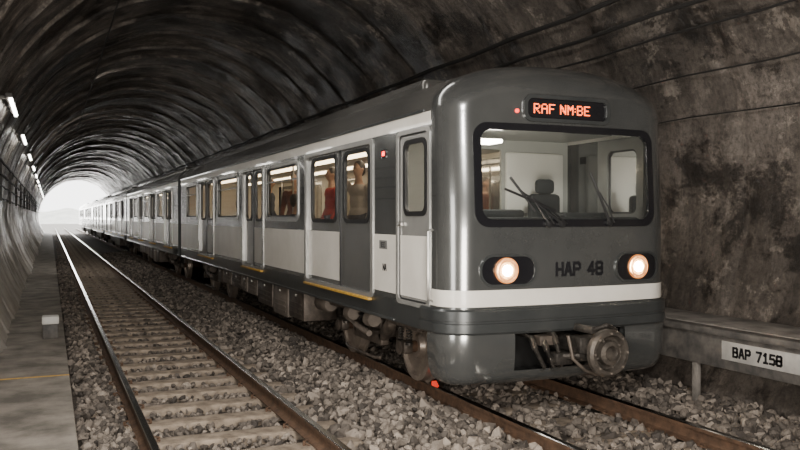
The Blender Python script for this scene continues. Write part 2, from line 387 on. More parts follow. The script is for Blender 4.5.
# ballast
b=bmesh.new(); bmesh.ops.create_icosphere(b,subdivisions=1,radius=1); IV=np.array([v.co[:] for v in b.verts]); IF=np.array([[v.index for v in f.verts] for f in b.faces]); b.free()
def ballast(x0,x1,y0,y1,n,label,sl=None,cx=0,r0=.022,r1=.048,pw=1.7,over=.015):
    X=rng.uniform(x0,x1,n); Y=y0+(y1-y0)*rng.uniform(0,1,n)**pw
    keep=np.ones(n,bool)
    for rx in (LX-G,LX+G,RX-G,RX+G): keep&=np.abs(X-rx)>.085
    if sl:
        a=np.array(sl); d=np.abs(Y[:,None]-a[None,:]).min(1); keep&=~((d<.145)&(np.abs(X-cx)<1.2)&(rng.uniform(0,1,n)>over))
    X=X[keep];Y=Y[keep]; n=len(X)
    R=rng.uniform(r0,r1,n)*np.where(rng.uniform(0,1,n)>.95,1.5,1)
    Z=np.array([bedz(x) for x in X])+rng.uniform(-.02,.03,n)
    D=IV[None]*(1+rng.uniform(-.3,.3,(n,12,1)))
    D=D*np.stack([rng.uniform(.8,1.35,n),rng.uniform(.65,1.1,n),rng.uniform(.5,.85,n)],1)[:,None,:]
    q=rng.normal(size=(n,4)); q/=np.linalg.norm(q,axis=1)[:,None]; w,a,b_,c=q.T
    Rm=np.stack([1-2*(b_*b_+c*c),2*(a*b_-c*w),2*(a*c+b_*w),2*(a*b_+c*w),1-2*(a*a+c*c),2*(b_*c-a*w),2*(a*c-b_*w),2*(b_*c+a*w),1-2*(a*a+b_*b_)],1).reshape(n,3,3)
    D=np.einsum('nij,nkj->nki',Rm,D)*R[:,None,None]
    V=(D+np.stack([X,Y,Z],1)[:,None,:]).reshape(-1,3); F=(IF[None]+12*np.arange(n)[:,None,None]).reshape(-1,3)
    me=bpy.data.meshes.new('ballast'); me.vertices.add(len(V)); me.vertices.foreach_set('co',V.astype(np.float32).ravel())
    me.loops.add(F.size); me.loops.foreach_set('vertex_index',F.astype(np.int32).ravel())
    me.polygons.add(len(F)); me.polygons.foreach_set('loop_start',np.arange(0,F.size,3,dtype=np.int32)); 
    me.update(calc_edges=True)
    at=me.attributes.new('tone','FLOAT','POINT'); at.data.foreach_set('value',np.repeat(rng.beta(1.1,2.4,n),12).astype(np.float32))
    me.materials.append(M['stone']); me.polygons.foreach_set('use_smooth',[False]*len(F))
    o=bpy.data.objects.new('ballast',me); COL.objects.link(o); tag(o,label,'gravel',kind='stuff')
ballast(.27,.74,3,45,4500,'crushed stone ballast between the walkway and the left rail',r1=.056)
ballast(.83,2.34,3,50,13000,'brown ballast filling the empty left track between sleepers',SLY,LX,r1=.045,over=.04)
ballast(2.34,4.1,3,50,15500,'heaped crushed stone ballast between the two tracks',SLY,LX,r1=.064)
ballast(4.17,5.68,2,26,10000,'dark ballast under and in front of the train',SRY,RX,r1=.058,over=.35)
ballast(5.78,7.05,2,20,7000,'loose stone ballast between the train and the right ledge',r1=.068)
# ------------------------------------------------------------------ train
XC=4.93; HW=1.39; ZB=.83; ZS=3.08; ZT=3.60; PW=2.25; SEAM=.46
def sm(x): x=max(0,min(1,x)); return x*x*(3-2*x)
def NY(x,z):
    ax=min(abs(x)/HW,1)
    if z<=ZS: rho=ax; w=0
    else:
        tz=(z-ZS)/(ZT-ZS); rho=min(1,(ax**PW+tz**PW)**(1/PW)); w=(tz/max(rho,1e-6))**2
    r0=.78*(1-w)+.2*w; R=.26*(1-w)+.37*w
    m=max(0,min(1,(rho-r0)/(1-r0)))
    return .08*ax*ax+.05*sm((z-1.9)/1.2)+R*(1-math.sqrt(max(0,1-m*m)))
def outline_top(n=26):
    P=[]
    for k in range(n+1):
        t=math.sin(k/n*PI/2); P.append((HW*max(0,(1-t**PW))**(1/PW),ZS+(ZT-ZS)*t))
    return P
OT=outline_top()
WS=(-1.11,1.11,1.90,2.94,.15); WI=(-1.03,1.03,1.975,2.87,.11); WH=(-1.07,1.07,1.94,2.905,.13)
def sidemap(sg):
    return lambda a,b,d=0:(sg*(HW+d),a,b)
def frontmap(x,z,d=0): return (x,NY(x,z)-d,z)
def side_panels(mb,sg,y0,y1,holes,off=0,zones=True,zb=ZB,zt=ZS):
    zs=sorted(set([z for z in (zb,1.08,1.14,1.80,1.96,2.60,2.88,2.90,2.95,zt) if zb<=z<=zt])); ysx=sorted(set([y0,y1]+[h[0] for h in holes]+[h[1] for h in holes]))
    for a,b in zip(ysx,ysx[1:]):
        for c,d in zip(zs,zs[1:]):
            my,mz=(a+b)/2,(c+d)/2
            if any(h[0]<my<h[1] and h[2]<mz<h[3] for h in holes): continue
            mi=0
            if zones:
                if 1.14<mz<1.80: mi=1
                elif mz>2.95: mi=1
                elif mz<1.08: mi=2
            x=sg*(HW+off); mb.add([(x,a,c),(x,b,c),(x,b,d),(x,a,d)],[(0,1,2,3)],mi)
def door_leaf(parent,sg,y0,y1,win,low,top='mgrey',name='door_leaf',label=None,rec=.012):
    mp=lambda a,b,d=0:(sg*(HW+d),a,b)
    mb=MB(); x0,x1=sorted((sg*(HW-.04-rec),sg*(HW-rec)))
    mb.box(x0,x1,y0,y1,1.06,1.14,mi=1); mb.box(x0,x1,y0,y1,1.14,1.80,mi=0)
    ring(mb,win,(y0,y1,1.80,2.94,.001),mp,-rec,-rec-.04,mi=1)
    o=mb.build(name,[M[low],M[top]],parent,smooth=30)
    if label: o['label']=label
    g=MB(); ring(g,(win[0]+.02,win[1]-.02,win[2]+.02,win[3]-.02,win[4]),(win[0]-.03,win[1]+.03,win[2]-.03,win[3]+.03,win[4]+.03),mp,-rec+.012,-rec-.02); g.build('window_seal',M['rubber'],o)
    g=MB(); patch(g,(win[0],win[1],win[2],win[3],win[4]),lambda a,b:mp(a,b,-rec-.01)); g.build('pane',M['glass'],o,smooth=0)
    return o
def window(parent,sg,y0,y1):
    mp=sidemap(sg); o_=MB(); ring(o_,(y0+.045,y1-.045,2.0,2.84,.1),(y0-.03,y1+.03,1.93,2.91,.12),mp,.014,-.03)
    x0,x1=sorted((sg*(HW-.02),sg*(HW+.01))); o_.box(x0,x1,y0+.04,y1-.04,2.59,2.615)
    f=o_.build('window_frame',M['lgrey'],parent)
    g=MB(); ring(g,(y0+.075,y1-.075,2.03,2.81,.08),(y0+.03,y1-.03,1.985,2.855,.1),mp,-.002,-.02); g.build('window_seal',M['rubber'],f)
    g=MB(); patch(g,(y0+.03,y1-.03,1.98,2.86,.1),lambda a,b:mp(a,b,-.012)); g.build('pane',M['glass'],f,smooth=0)
def bogie(parent,yc):
    f=MB()
    for s in (-1,1):
        x0,x1=sorted((s*.92,s*1.04))
        f.box(x0,x1,yc-.5,yc+.5,.34,.52,bev=.03)
        for q in (-1,1):
            f.box(x0,x1,yc+q*1.45-.16,yc+q*1.45+.16,.66,.74,bev=.03)
            f.box(x0,x1,yc+q*1.05-.34,yc+q*1.05+.34,.67,.75,bev=.03)
            f.box(x0,x1,yc+q*.56-.2,yc+q*.56+.2,.48,.62,bev=.03,rot=Matrix.Rotation(q*.7,4,'X'))
    f.box(-.95,.95,yc-.25,yc+.25,.4,.66,bev=.03)
    fr=f.build('bogie_frame',M['grime'],parent)
    for q in (-1,1):
        a=MB(); a.tube([(-1.0,yc+q*1.12,.42),(1.0,yc+q*1.12,.42)],.07,14); a.build('axle',M['rust'],fr)
        for s in (-1,1):
            w=MB(); P=[(.05,-.07),(.12,-.07),(.13,-.02),(.33,-.025),(.345,-.06),(.455,-.06),(.455,-.035),(.425,-.025),(.415,.065),(.36,.07),(.34,.03),(.16,.0),(.13,.06),(.05,.06)]
            w.lathe([(r,s*h) for r,h in P],(s*.775,yc+q*1.12,.42),'x',48)
            w.build('wheel',M['wheel'],fr)
            x=MB(); x0,x1=sorted((s*.9,s*1.03)); x.box(x0,x1,yc+q*1.12-.085,yc+q*1.12+.085,.34,.5,bev=.035)
            x.lathe([(.02,0),(.08,0),(.09,s*.03),(.06,s*.05),(.01,s*.05)],(s*1.03,yc+q*1.12,.42),'x',20); x.build('axle_box',M['grime'],fr)
            for e in (-1,1):
                c=MB(); pts=[]; cy=yc+q*1.12+e*.13
                for k in range(40): t=k/7*2*PI; pts.append((s*.98+.034*math.cos(t),cy+.034*math.sin(t),.49+.18*k/39))
                c.tube(pts,.009,6); c.tube([(s*.98,cy,.46),(s*.98,cy,.49)],.046,14); c.build('coil_spring',M['cast'],fr)
    for s in (-1,1):
        a=MB(); a.lathe([(.17,.6),(.2,.63),(.17,.66),(.2,.7),(.17,.73),(.2,.77),(.17,.81)],(s*.95,yc,0),'z',20); a.build('air_spring',M['rubber'],fr)
        d=MB(); d.tube([(s*1.16,yc-.4,.5),(s*1.16,yc+.1,.56)],.04,10); d.tube([(s*1.16,yc+.1,.56),(s*1.16,yc+.45,.6)],.022,8); d.build('damper',M['grime2'],fr)
        d=MB(); d.tube([(s*1.1,yc-.62,.22),(s*1.12,yc-.5,.2),(s*1.12,yc+.5,.2),(s*1.1,yc+.62,.22)],.02,8); d.build('brake_rod',M['grime'],fr)
        for q in (-1,1):
            d=MB(); d.box(min(s*.7,s*.86),max(s*.7,s*.86),yc+q*.6-.05,yc+q*.6+.05,.28,.58,bev=.02); d.build('brake_block',M['grime'],fr)
            d=MB(); d.lathe([(.02,-.1),(.09,-.1),(.1,-.06),(.1,.08),(.07,.1),(.02,.1)],(s*1.12,yc+q*.38,.68),'y',16); d.build('brake_cylinder',M['grime2'],fr)
    return fr
def make_car(lead,L=17.35):
    t=empty('train_car',(XC,6.85,0))
    if lead:
        doors=[(2.09,4.77,3.30),(7.45,9.10,8.27),(12.25,14.25,13.25)]; wins=[(5.19,7.22),(9.55,11.75),(14.55,16.35)]; ystart=SEAM
    else:
        doors=[(1.3,3.1,2.2),(5.6,7.4,6.5),(9.9,11.7,10.8),(14.2,16.0,15.1)]; wins=[(3.6,5.1),(7.9,9.4),(12.2,13.7)]; ystart=0
    mb=MB()
    if lead:
        na=120; A=[math.sin(PI/2*(-1+2*i/na)) for i in range(na+1)]
        rows=[(HW,ZB+(ZS-ZB)*k/90) for k in range(90)]+OT
        V=[];n=na+1
        for hw,z in rows:
            for a in A: V.append((a*hw,NY(a*hw,z),z))
        F=[]
        for j in range(len(rows)-1):
            for i in range(na):
                q=(j*n+i,j*n+i+1,(j+1)*n+i+1,(j+1)*n+i)
                cx=sum(V[k][0] for k in q)/4; cz=sum(V[k][2] for k in q)/4
                if sdf(cx,cz,WH)<0: continue
                F.append(q)
        mb.add(V,F,0)
        for sg,i in ((-1,0),(1,na)):
            for j in range(len(rows)-1):
                p,q=V[j*n+i],V[(j+1)*n+i]
                mb.add([p,q,(q[0],SEAM,q[2]),(p[0],SEAM,p[2])],[(0,1,2,3)],0)
    for sg in (-1,1):
        holes=[(a,b,1.08,2.90) for a,b,c in doors]+[(a,b,1.96,2.88) for a,b in wins]
        if lead: holes.append((.5,1.30,1.08,2.90))
        side_panels(mb,sg,ystart,L,holes)
        P=OT
        for (xa,za),(xb,zb) in zip(P,P[1:]):
            mb.add([(sg*xa,ystart,za),(sg*xa,L,za),(sg*xb,L,zb),(sg*xb,ystart,zb)],[(0,1,2,3)],3)
    full=[(-HW,ZB)]+[(-x,z) for x,z in OT]+[(x,z) for x,z in OT[::-1]][1:]+[(HW,ZB)]
    mb.add([(x,L,z) for x,z in full],[tuple(range(len(full)))],0)
    if not lead: mb.add([(x,0,z) for x,z in full],[tuple(range(len(full)))],0)
    mb.box(-HW+.01,HW-.01,ystart+.1,L-.01,ZB,ZB+.05,mi=2)
    body=mb.build('body_shell',[M['grey'],M['cream'],M['dgrey'],M['roof']],t,smooth=28,recalc=False)
    bmm=bmesh.new(); bmm.from_mesh(body.data); bmesh.ops.remove_doubles(bmm,verts=bmm.verts[:],dist=.0006); bmesh.ops.recalc_face_normals(bmm,faces=bmm.faces[:]); bmm.to_mesh(body.data); bmm.free()
    body.data.polygons.foreach_set('use_smooth',[True]*len(body.data.polygons)); body.data.set_sharp_from_angle(angle=math.radians(28))
    li=MB(); s0=1.95 if lead else .05
    for sg in (-1,1):
        side_panels(li,sg,s0,L-.05,[(a+.02,b-.02,1.08,2.9) for a,b,c in doors]+[(a,b,1.96,2.88) for a,b in wins],off=-.09,zones=False,zb=1.08,zt=2.98)
    li.box(-HW+.09,HW-.09,s0,L-.05,2.98,3.0); li.box(-HW+.09,HW-.09,L-.08,L-.04,1.08,2.98)
    if not lead: li.box(-HW+.09,HW-.09,.04,.08,1.08,2.98)
    li.build('interior_lining',M['inner'],t,smooth=0)
    fl=MB(); fl.box(-HW+.02,HW-.02,.55 if lead else .05,L-.05,1.0,1.07); fl.build('cabin_floor',M['dgrey'],t,smooth=0)
    for x in (-.5,.5):
        l=MB(); l.box(x-.07,x+.07,s0+.3,L-.4,2.94,2.978,bev=.01); l.build('ceiling_light',M['warm'],t)
    for sg in (-1,1):
        g=MB(); x0,x1=sorted((sg*(HW-.012),sg*(HW+.014))); g.box(x0,x1,ystart+(.15 if lead else 0),L,ZS,ZS+.03,bev=.006); g.build('gutter',M['dgrey'],t)
        g=MB(); x0,x1=sorted((sg*(HW-.005),sg*(HW+.012)))
        g.box(x0,x1,(1.4 if lead else 0),L,ZB,ZB+.03,bev=.004); g.build('sole_bar',M['dgrey'],t)
        for a,b_,c in doors:
            low=('mgrey','cream') if lead and a<3 else ('midc','mgrey')
            door_leaf(t,sg,a-.02,c-.012,(a+.16,c-.15,1.95,2.83,.12),low[0],rec=.03)
            door_leaf(t,sg,c+.012,b_+.02,(c+.17,b_-.2,1.95,2.83,.12),low[1],rec=.03)
            df=MB(); ring(df,(a+.02,b_-.02,1.08,2.885,.06),(a-.06,b_+.06,1.03,2.945,.08),sidemap(sg),.014,-.06); df.build('door_frame',M['lgrey'],t)
            gs=MB(); x0,x1=sorted((sg*(HW-.05),sg*(HW-.022))); gs.box(x0,x1,c-.024,c+.024,1.08,2.89,bev=.003); gs.build('door_edge_seal',M['rubber'],t)
            st=MB(); x0,x1=sorted((sg*(HW-.02),sg*(HW+.05))); st.box(x0,x1,a,b_,1.0,1.03,bev=.005); o=st.build('door_step',M['yellow'],t); o['label']='yellow door step'
        for a,b_ in wins: window(t,sg,a,b_)
        for a,b_ in wins:
            s=MB(); x0,x1=sorted((sg*.85,sg*1.28)); s.box(x0,x1,a,b_,1.42,1.5,bev=.03); x0,x1=sorted((sg*1.21,sg*1.29)); s.box(x0,x1,a,b_,1.5,1.93,bev=.03)
            x0,x1=sorted((sg*1.0,sg*1.28)); s.box(x0,x1,a+.05,b_-.05,1.08,1.42); s.build('bench_seat',M['seatred'],t)
        for a,b_,c in doors:
            for yy in (a-.1,b_+.1):
                p=MB(); p.tube([(sg*.85,yy,1.08),(sg*.85,yy,2.97)],.018,8); p.build('grab_pole',M['steel'],t)
    rf=MB(); rf.box(-.98,.98,1.5 if lead else 1.4,L-1.4,3.34,3.605,bev=.07,seg=4)
    for k in range(11): yy=2.4+k*1.2; rf.box(-.5,.5,yy,yy+.7,3.59,3.63,bev=.006)
    rf.build('roof_fairing',M['roof'],t)
    for sg in (-1,1):
        r=MB(); r.box(sg*1.1-.02,sg*1.1+.02,1.2 if lead else .4,L-.4,3.34,3.41); r.build('roof_rail',M['dgrey'],t)
    bogie(t,3.15); bogie(t,L-3.15)
    r=random.Random(5); y=5.2
    while y<L-5.3:
        w=r.uniform(.4,1.1); h=r.uniform(.28,.52); ye=min(y+w,L-5.2)
        for sg in (-1,1):
            e=MB(); x0,x1=sorted((sg*.75,sg*1.3)); e.box(x0,x1,y,ye,.82-h,.83,bev=.018)
            for k in range(3): xx=sg*1.305; zz=.82-h+.08+k*.08; e.box(min(xx,xx+sg*.01),max(xx,xx+sg*.01),y+.08,ye-.08,zz,zz+.02)
            eo=e.build('equipment_box',M['grime2'] if r.random()<.6 else M['grime'],t)
            e=MB(); xx=sg*1.3; e.box(min(xx,xx+sg*.02),max(xx,xx+sg*.02),(y+ye)/2-.03,(y+ye)/2+.03,.72,.76,bev=.004); e.build('latch',M['steel'],eo)
        y+=w+.1
    for sg in (-1,1):
        p=MB(); p.tube([(sg*1.2,.9 if lead else .4,.78),(sg*1.2,L-.4,.78)],.02,8); p.build('air_pipe',M['grime'],t)
        p=MB(); p.tube([(sg*1.12,.9 if lead else .4,.78),(sg*1.12,L-.4,.78)],.014,8); p.build('cable_conduit',M['grime'],t)
        for yy in (5.0,L-5.0):
            p=MB(); p.lathe([(.02,-.25),(.1,-.25),(.13,-.2),(.13,.2),(.1,.25),(.02,.25)],(sg*1.0,yy,.66),'y',18); p.build('air_tank',M['grime2'],t)
    g=MB()
    for k in range(6):
        g.box(-.72,.72,L+.0+k*.1,L+.06+k*.1,1.0,2.8,bev=.02)
    g.box(-.68,.68,L,L+.59,1.03,2.77); g.build('gangway_bellows',M['bellows'],t)
    k=MB(); k.tube([(0,L-.3,.6),(0,L+.58,.6)],.08,12); k.build('drawbar',M['grime'],t)
    if not lead: return t
    # ---------------- lead car front
    o=MB(); ring(o,WI,WS,frontmap,.016,-.03); o.build('windscreen_frame',M['black'],t)
    o=MB(); patch(o,(WI[0]-.03,WI[1]+.03,WI[2]-.03,WI[3]+.03,.13),lambda x,z:frontmap(x,z,-.004),14); o.build('windscreen',M['wind'],t)
    flat=lambda x,z,d:(x,NY(x,3.0)-d,z)
    o=MB(); ring(o,(-.51,.47,3.005,3.205,.06),(-.55,.51,2.97,3.24,.09),flat,.03,-.2); db=o.build('destination_display',M['dgrey'],t)
    o=MB(); patch(o,(-.52,.48,3.0,3.21,.06),lambda x,z:(x,NY(x,3.0)-.004,z),6); o.build('display_glass',M['black'],db)
    FONT={'R':['11110','10001','10001','11110','10100','10010','10001'],'A':['01110','10001','10001','11111','10001','10001','10001'],'F':['11111','10000','10000','11110','10000','10000','10000'],
     'N':['10001','11001','11101','10101','10111','10011','10001'],'M':['10001','11011','11111','10101','10001','10001','10001'],':':['0','0','1','0','1','0','0'],'B':['11110','10001','10001','11110','10001','10001','11110'],'E':['11111','10000','10000','11110','10000','10000','11111'],' ':['00']*7}
    cw,ch=.0150,.0145; x=-.43; o=MB()
    for c in 'RAF NM:BE':
        for r_i,row in enumerate(FONT[c]):
            for q,bit in enumerate(row):
                if bit=='1':
                    xx=x+q*cw; zz=3.105+(3-r_i)*ch; yy=NY(xx,3.0)-.012
                    o.box(xx,xx+cw*.78,yy,yy+.006,zz-ch*.4,zz+ch*.4)
        x+=(len(FONT[c][0])+1)*cw
    o=o.build('display_lettering',M['led'],db,smooth=0); o['label']='orange led destination letters'
    o=MB(); o.lathe([(.022,0),(.022,-.02),(.015,-.03),(.001,-.032)],(-.62,NY(.6,3.05)+.01,3.07),'y',16); o.build('roof_marker_lamp',M['red'],t)
    for s in (-1,1):
        hc=s*.82+.06
        sh=(hc-.30,hc+.33,1.31,1.625,.15) if s<0 else (hc-.32,hc+.29,1.31,1.625,.15)
        o=MB(); ring(o,(sh[0]+.02,sh[1]-.02,sh[2]+.02,sh[3]-.02,.13),sh,frontmap,.02,-.04); h=o.build('headlight_housing',M['dgrey'],t)
        o=MB(); patch(o,(sh[0]+.01,sh[1]-.01,sh[2]+.01,sh[3]-.01,.14),lambda x,z:frontmap(x,z,.006),6); o.build('headlight_lens',M['black'],h)
        cx=hc-.01; cy=NY(cx,1.46)
        o=MB(); o.lathe([(.13,.0),(.13,-.03),(.12,-.034),(.088,-.022),(.01,-.02)],(cx,cy,1.467),'y',32); o.build('reflector_rim_glow',M['halo2'],h)  # orange glow ring around the bulb, put in by emission
        o=MB(); o.lathe([(.09,-.02),(.086,-.03),(.01,-.028)],(cx,cy,1.467),'y',32); o.build('reflector_glow',M['halo'],h)
        o=MB(); o.lathe([(.055,-.026),(.051,-.04),(.036,-.052),(.01,-.058)],(cx,cy,1.467),'y',24); o.build('bulb',M['head'],h)
    lettering('HAP 48',.12,M['text'],t,(.1,0,1.465),0,'fleet_number',wt=.26,gap=.28,fy=lambda x:NY(x+.1,1.46)-.001)
    xs_=[HW*math.sin(PI/2*(-1+2*i/80)) for i in range(81)]
    def path(yb): return [(-HW,yb),(-HW,SEAM)]+[(x,NY(x,1.5)) for x in xs_]+[(HW,SEAM),(HW,yb)]
    def sweep(mb,profile,yb,skip=None,mi=0):
        P=path(yb); Nn=[]
        for i in range(len(P)):
            a=P[max(i-1,0)];b_=P[min(i+1,len(P)-1)]; dx,dy=b_[0]-a[0],b_[1]-a[1]; l=math.hypot(dx,dy) or 1; Nn.append((dy/l,-dx/l))
        V=[(P[i][0]+Nn[i][0]*off,P[i][1]+Nn[i][1]*off,z) for off,z in profile for i in range(len(P))]; n=len(P); F=[]
        for j in range(len(profile)-1):
            for i in range(n-1):
                mx=(P[i][0]+P[i+1][0])/2; mz=(profile[j][1]+profile[j+1][1])/2
                if skip and skip(mx,mz): continue
                F.append((j*n+i,j*n+i+1,(j+1)*n+i+1,(j+1)*n+i))
        mb.add(V,F,mi)
    o=MB(); sweep(o,[(0,1.11),(.005,1.11),(.005,1.275),(0,1.275)],.5); o.build('front_stripe',M['cream'],t)
    o=MB(); sweep(o,[(-.02,.84),(.035,.84),(.05,.86),(.05,.945),(.035,.95),(.035,.97),(.05,.975),(.05,1.07),(.035,1.09),(0,1.09)],.62); o.build('bumper_beam',M['dgrey'],t)
    o=MB(); sweep(o,[(-.05,.84),(.02,.84),(.025,.8),(.025,.7),(.02,.6),(.01,.52),(0,.46),(-.02,.4),(-.06,.35),(-.12,.32),(-.16,.34),(-.1,.42),(-.06,.6),(-.05,.82)],.50,skip=lambda x,z:abs(x-.0)<.66 and z>.44); o.build('front_skirt',M['grey'],t)
    o=MB(); o.box(-.8,.8,.55,.6,.35,.84); o.box(-.8,.8,.15,.6,.36,.38); o.box(-.8,.8,.12,.6,.83,.845)
    for s in (-1,1): o.box(s*.74-.02,s*.74+.02,.12,.6,.36,.84)
    o.build('coupler_pocket',M['pit'],t,smooth=0)
    # coupler
    c=MB(); c.tube([(.05,.5,.68),(.05,-.38,.68)],[.12,.1],16); c.box(-.11,.21,-.3,-.1,.56,.8,bev=.02); cp=c.build('coupler',M['cast'],t)
    CX,CZ=.09,.665
    c=MB(); c.lathe([(.08,0),(.14,-.04),(.22,-.05),(.235,-.07),(.235,-.12),(.21,-.15),(.18,-.15),(.16,-.09),(.125,-.07),(.115,-.14),(.075,-.155),(.055,-.09),(.01,-.085)],(CX,-.38,CZ),'y',48)
    for q in range(4):
        a=q*PI/2+.4; c.tube([(CX+.1*math.cos(a),-.47,CZ+.1*math.sin(a)),(CX+.19*math.cos(a),-.47,CZ+.19*math.sin(a))],.016,6)
    c.build('coupler_face',M['disc'],cp)
    for q in range(8):
        c=MB(); a=q*PI/4; c.tube([(CX+.195*math.cos(a),-.52,CZ+.195*math.sin(a)),(CX+.195*math.cos(a),-.54,CZ+.195*math.sin(a))],.012,6); c.build('bolt',M['grime2'],cp)
    c=MB(); c.box(-.12,-.05,-.48,-.2,.86,.93,bev=.012); c.tube([(-.08,-.46,.9),(.07,-.49,.94),(.2,-.46,.88)],.022,8); c.build('coupler_lever',M['cast'],cp)
    for dx,dz in ((-.24,.05),(-.36,.0),(.36,.02),(.45,.05),(-.5,.03)):
        h=MB(); pts=[(dx,.4,.78+dz*.5),(dx,-.02,.76+dz),(dx-.02,-.12,.66+dz),(dx*.8,-.1,.5),(dx*.6,.05,.46)]; h.tube(pts,.022,8); h.tube([pts[1],pts[2]],.032,10); h.build('air_hose',M['cast'],cp)
    h=MB(); h.box(-.42,-.2,-.06,.12,.70,.8,bev=.015); h.build('hose_bracket',M['grime'],cp)
    h=MB(); h.box(-.32,-.12,-.2,-.02,.52,.64,bev=.012); h.build('hose_bracket',M['cast'],cp)
    h=MB(); h.tube([(-.3,-.1,.6),(-.12,-.3,.62),(.0,-.3,.6)],.03,8); h.build('coupler_link',M['cast'],cp)
    h=MB(); h.tube([(-.22,-.25,.82),(-.2,-.3,.6),(-.08,-.34,.48),(.1,-.32,.42)],.018,8); h.build('coupler_chain',M['grime'],cp)
    # wipers
    def wp(pts): return [(x,NY(x,z)-.04,z) for x,z in pts]
    for (px,pz),(tx,tz),(b0,b1) in (((-.14,1.93),(-.62,2.26),((-.74,2.40),(-.46,2.06))),((-.3,1.93),(-.5,2.20),((-.80,2.28),(-.22,2.06))),((.46,1.94),(.3,2.28),((.22,2.46),(.4,2.08)))):
        w=MB(); w.tube(wp([(px,pz),((px+tx)/2,(pz+tz)/2),(tx,tz)]),[.018,.013,.01],8); w.tube(wp([(px+.06,pz),((px+tx)/2+.06,(pz+tz)/2),(tx+.03,tz-.02)]),.008,6)
        w.lathe([(.035,0),(.035,-.05),(.01,-.055)],(px,NY(px,pz),pz),'y',14); wo=w.build('wiper',M['rubber'],t)
        w=MB(); w.tube(wp([b0,((b0[0]+b1[0])/2,(b0[1]+b1[1])/2),b1]),.013,6); w.build('wiper_blade',M['rubber'],wo)
    # cab doors
    for sg in (-1,1):
        o=door_leaf(t,sg,.48,1.32,(.60,1.13,2.04,2.80,.08),'cream','lgrey','cab_door','pale grey and cream cab door')
        h=MB(); x=sg*(HW-.015); h.box(min(x,x+sg*.04),max(x,x+sg*.04),1.16,1.26,1.9,1.94,bev=.006); h.build('door_handle',M['steel'],o)
        fr=MB(); ring(fr,(.525,1.275,1.10,2.89,.06),(.47,1.33,1.05,2.945,.08),sidemap(sg),.012,-.03); fr.build('cab_door_frame',M['lgrey'],t)
        sl=MB(); ring(sl,(.54,1.26,1.115,2.875,.05),(.52,1.28,1.09,2.895,.06),sidemap(sg),-.004,-.03); sl.build('cab_door_seal',M['rubber'],t)
        r_=MB(); x=sg*(HW+.055); r_.tube([(sg*HW,.41,1.15),(x,.41,1.17),(x,.41,1.85),(sg*HW,.41,1.87)],.012,8); r_.build('grab_rail',M['steel'],t)
        dd=MB(); x=sg*HW; dd.box(min(x,x+sg*.012),max(x,x+sg*.012),1.62,1.76,2.68,2.78,bev=.004); d=dd.build('side_display',M['black'],t)
        lettering('88',.045,M['red'],d,(sg*(HW+.012),1.69,2.73),sg*PI/2)
        dd=MB(); dd.box(min(x,x+sg*.004),max(x,x+sg*.004),1.6,1.84,1.63,1.73); d=dd.build('number_plate',M['lgrey'],t)
        lettering('(EE)',.05,M['text'],d,(sg*(HW+.004),1.72,1.68),sg*PI/2)
        lettering('NA',.07,M['text'],t,(sg*(HW+.001),1.68,1.42),sg*PI/2,'side_lettering')
    # cab interior
    o=MB(); o.box(-1.30,-.5,1.9,1.95,1.07,3.0); o.box(.3,1.30,1.9,1.95,1.07,3.0); o.box(-.5,.3,1.9,1.95,2.85,3.0); o.box(-.5,.3,1.9,1.95,1.07,1.95); o.box(-.14,-.06,1.88,1.96,1.9,2.85); o.build('cab_partition',M['cab'],t,smooth=0)
    o=MB(); o.box(-1.25,1.25,.5,1.9,2.97,2.99); o.build('cab_ceiling',M['cab'],t,smooth=0)
    o=MB(); o.box(-1.12,-.45,.62,.9,2.80,2.84,bev=.01); o.build('cab_light',M['cabl'],t)
    o=MB(); o.box(-1.2,1.2,.34,.85,1.45,2.0,bev=.05); o.box(-.9,-.3,.4,.75,1.98,2.08,bev=.04); o.box(.2,.8,.4,.75,1.98,2.05,bev=.03); o.build('control_desk',M['seat'],t)
    o=MB(); o.box(.38,.82,1.35,1.46,1.6,2.28,bev=.05); o.box(.47,.73,1.34,1.44,2.28,2.46,bev=.05); o.box(.38,.82,.95,1.45,1.5,1.62,bev=.04); o.tube([(.6,1.2,1.07),(.6,1.2,1.5)],.05,10); o.build('driver_seat',M['seat'],t)
    o=MB(); o.box(.34,1.2,1.84,1.9,2.05,2.82,bev=.03); o.build('cab_rear_panel',M['cabpale'],t)
    o=MB(); o.tube([(-.85,.9,1.07),(-.85,.9,2.95)],.025,10); o.build('cab_post',M['steel'],t)
    return t
lead=make_car(True); tag(lead,'grey and cream leading metro car with lit headlights and wide windscreen','train car','train cars coupled in the tunnel')
c2=make_car(False); P0=6.85; PIT=17.95
c2.location=(XC,P0+PIT,0); tag(c2,'second train car, coupled directly behind the leading car','train car','train cars coupled in the tunnel')
for k,lab in ((2,'third train car from the front, halfway down the tunnel'),(3,'fourth train car from the front, small in the distance'),(4,'fifth train car from the front, close to the tunnel mouth'),(5,'rearmost train car, at the bright tunnel mouth')):
    dup(c2,(XC,P0+PIT*k,0),lab)
# tiny red lamp built as a wedge, glow put in its emission
p=MB(); p.add([(-.03,-.04,0),(.03,-.04,0),(.03,.04,0),(-.03,.04,0),(-.03,.03,.05),(.03,.03,.05),(-.03,.04,.05),(.03,.04,.05)],[(0,1,2,3),(0,4,5,1),(4,6,7,5),(6,3,2,7),(0,3,6,4),(1,5,7,2)])
tag(p.build('red_wedge_lamp',M['red_lamp'],smooth=0,loc=(RX-G,8.5,.001)),'tiny red lamp shaped as a wedge on the rail before the front left wheel','red_lamp')
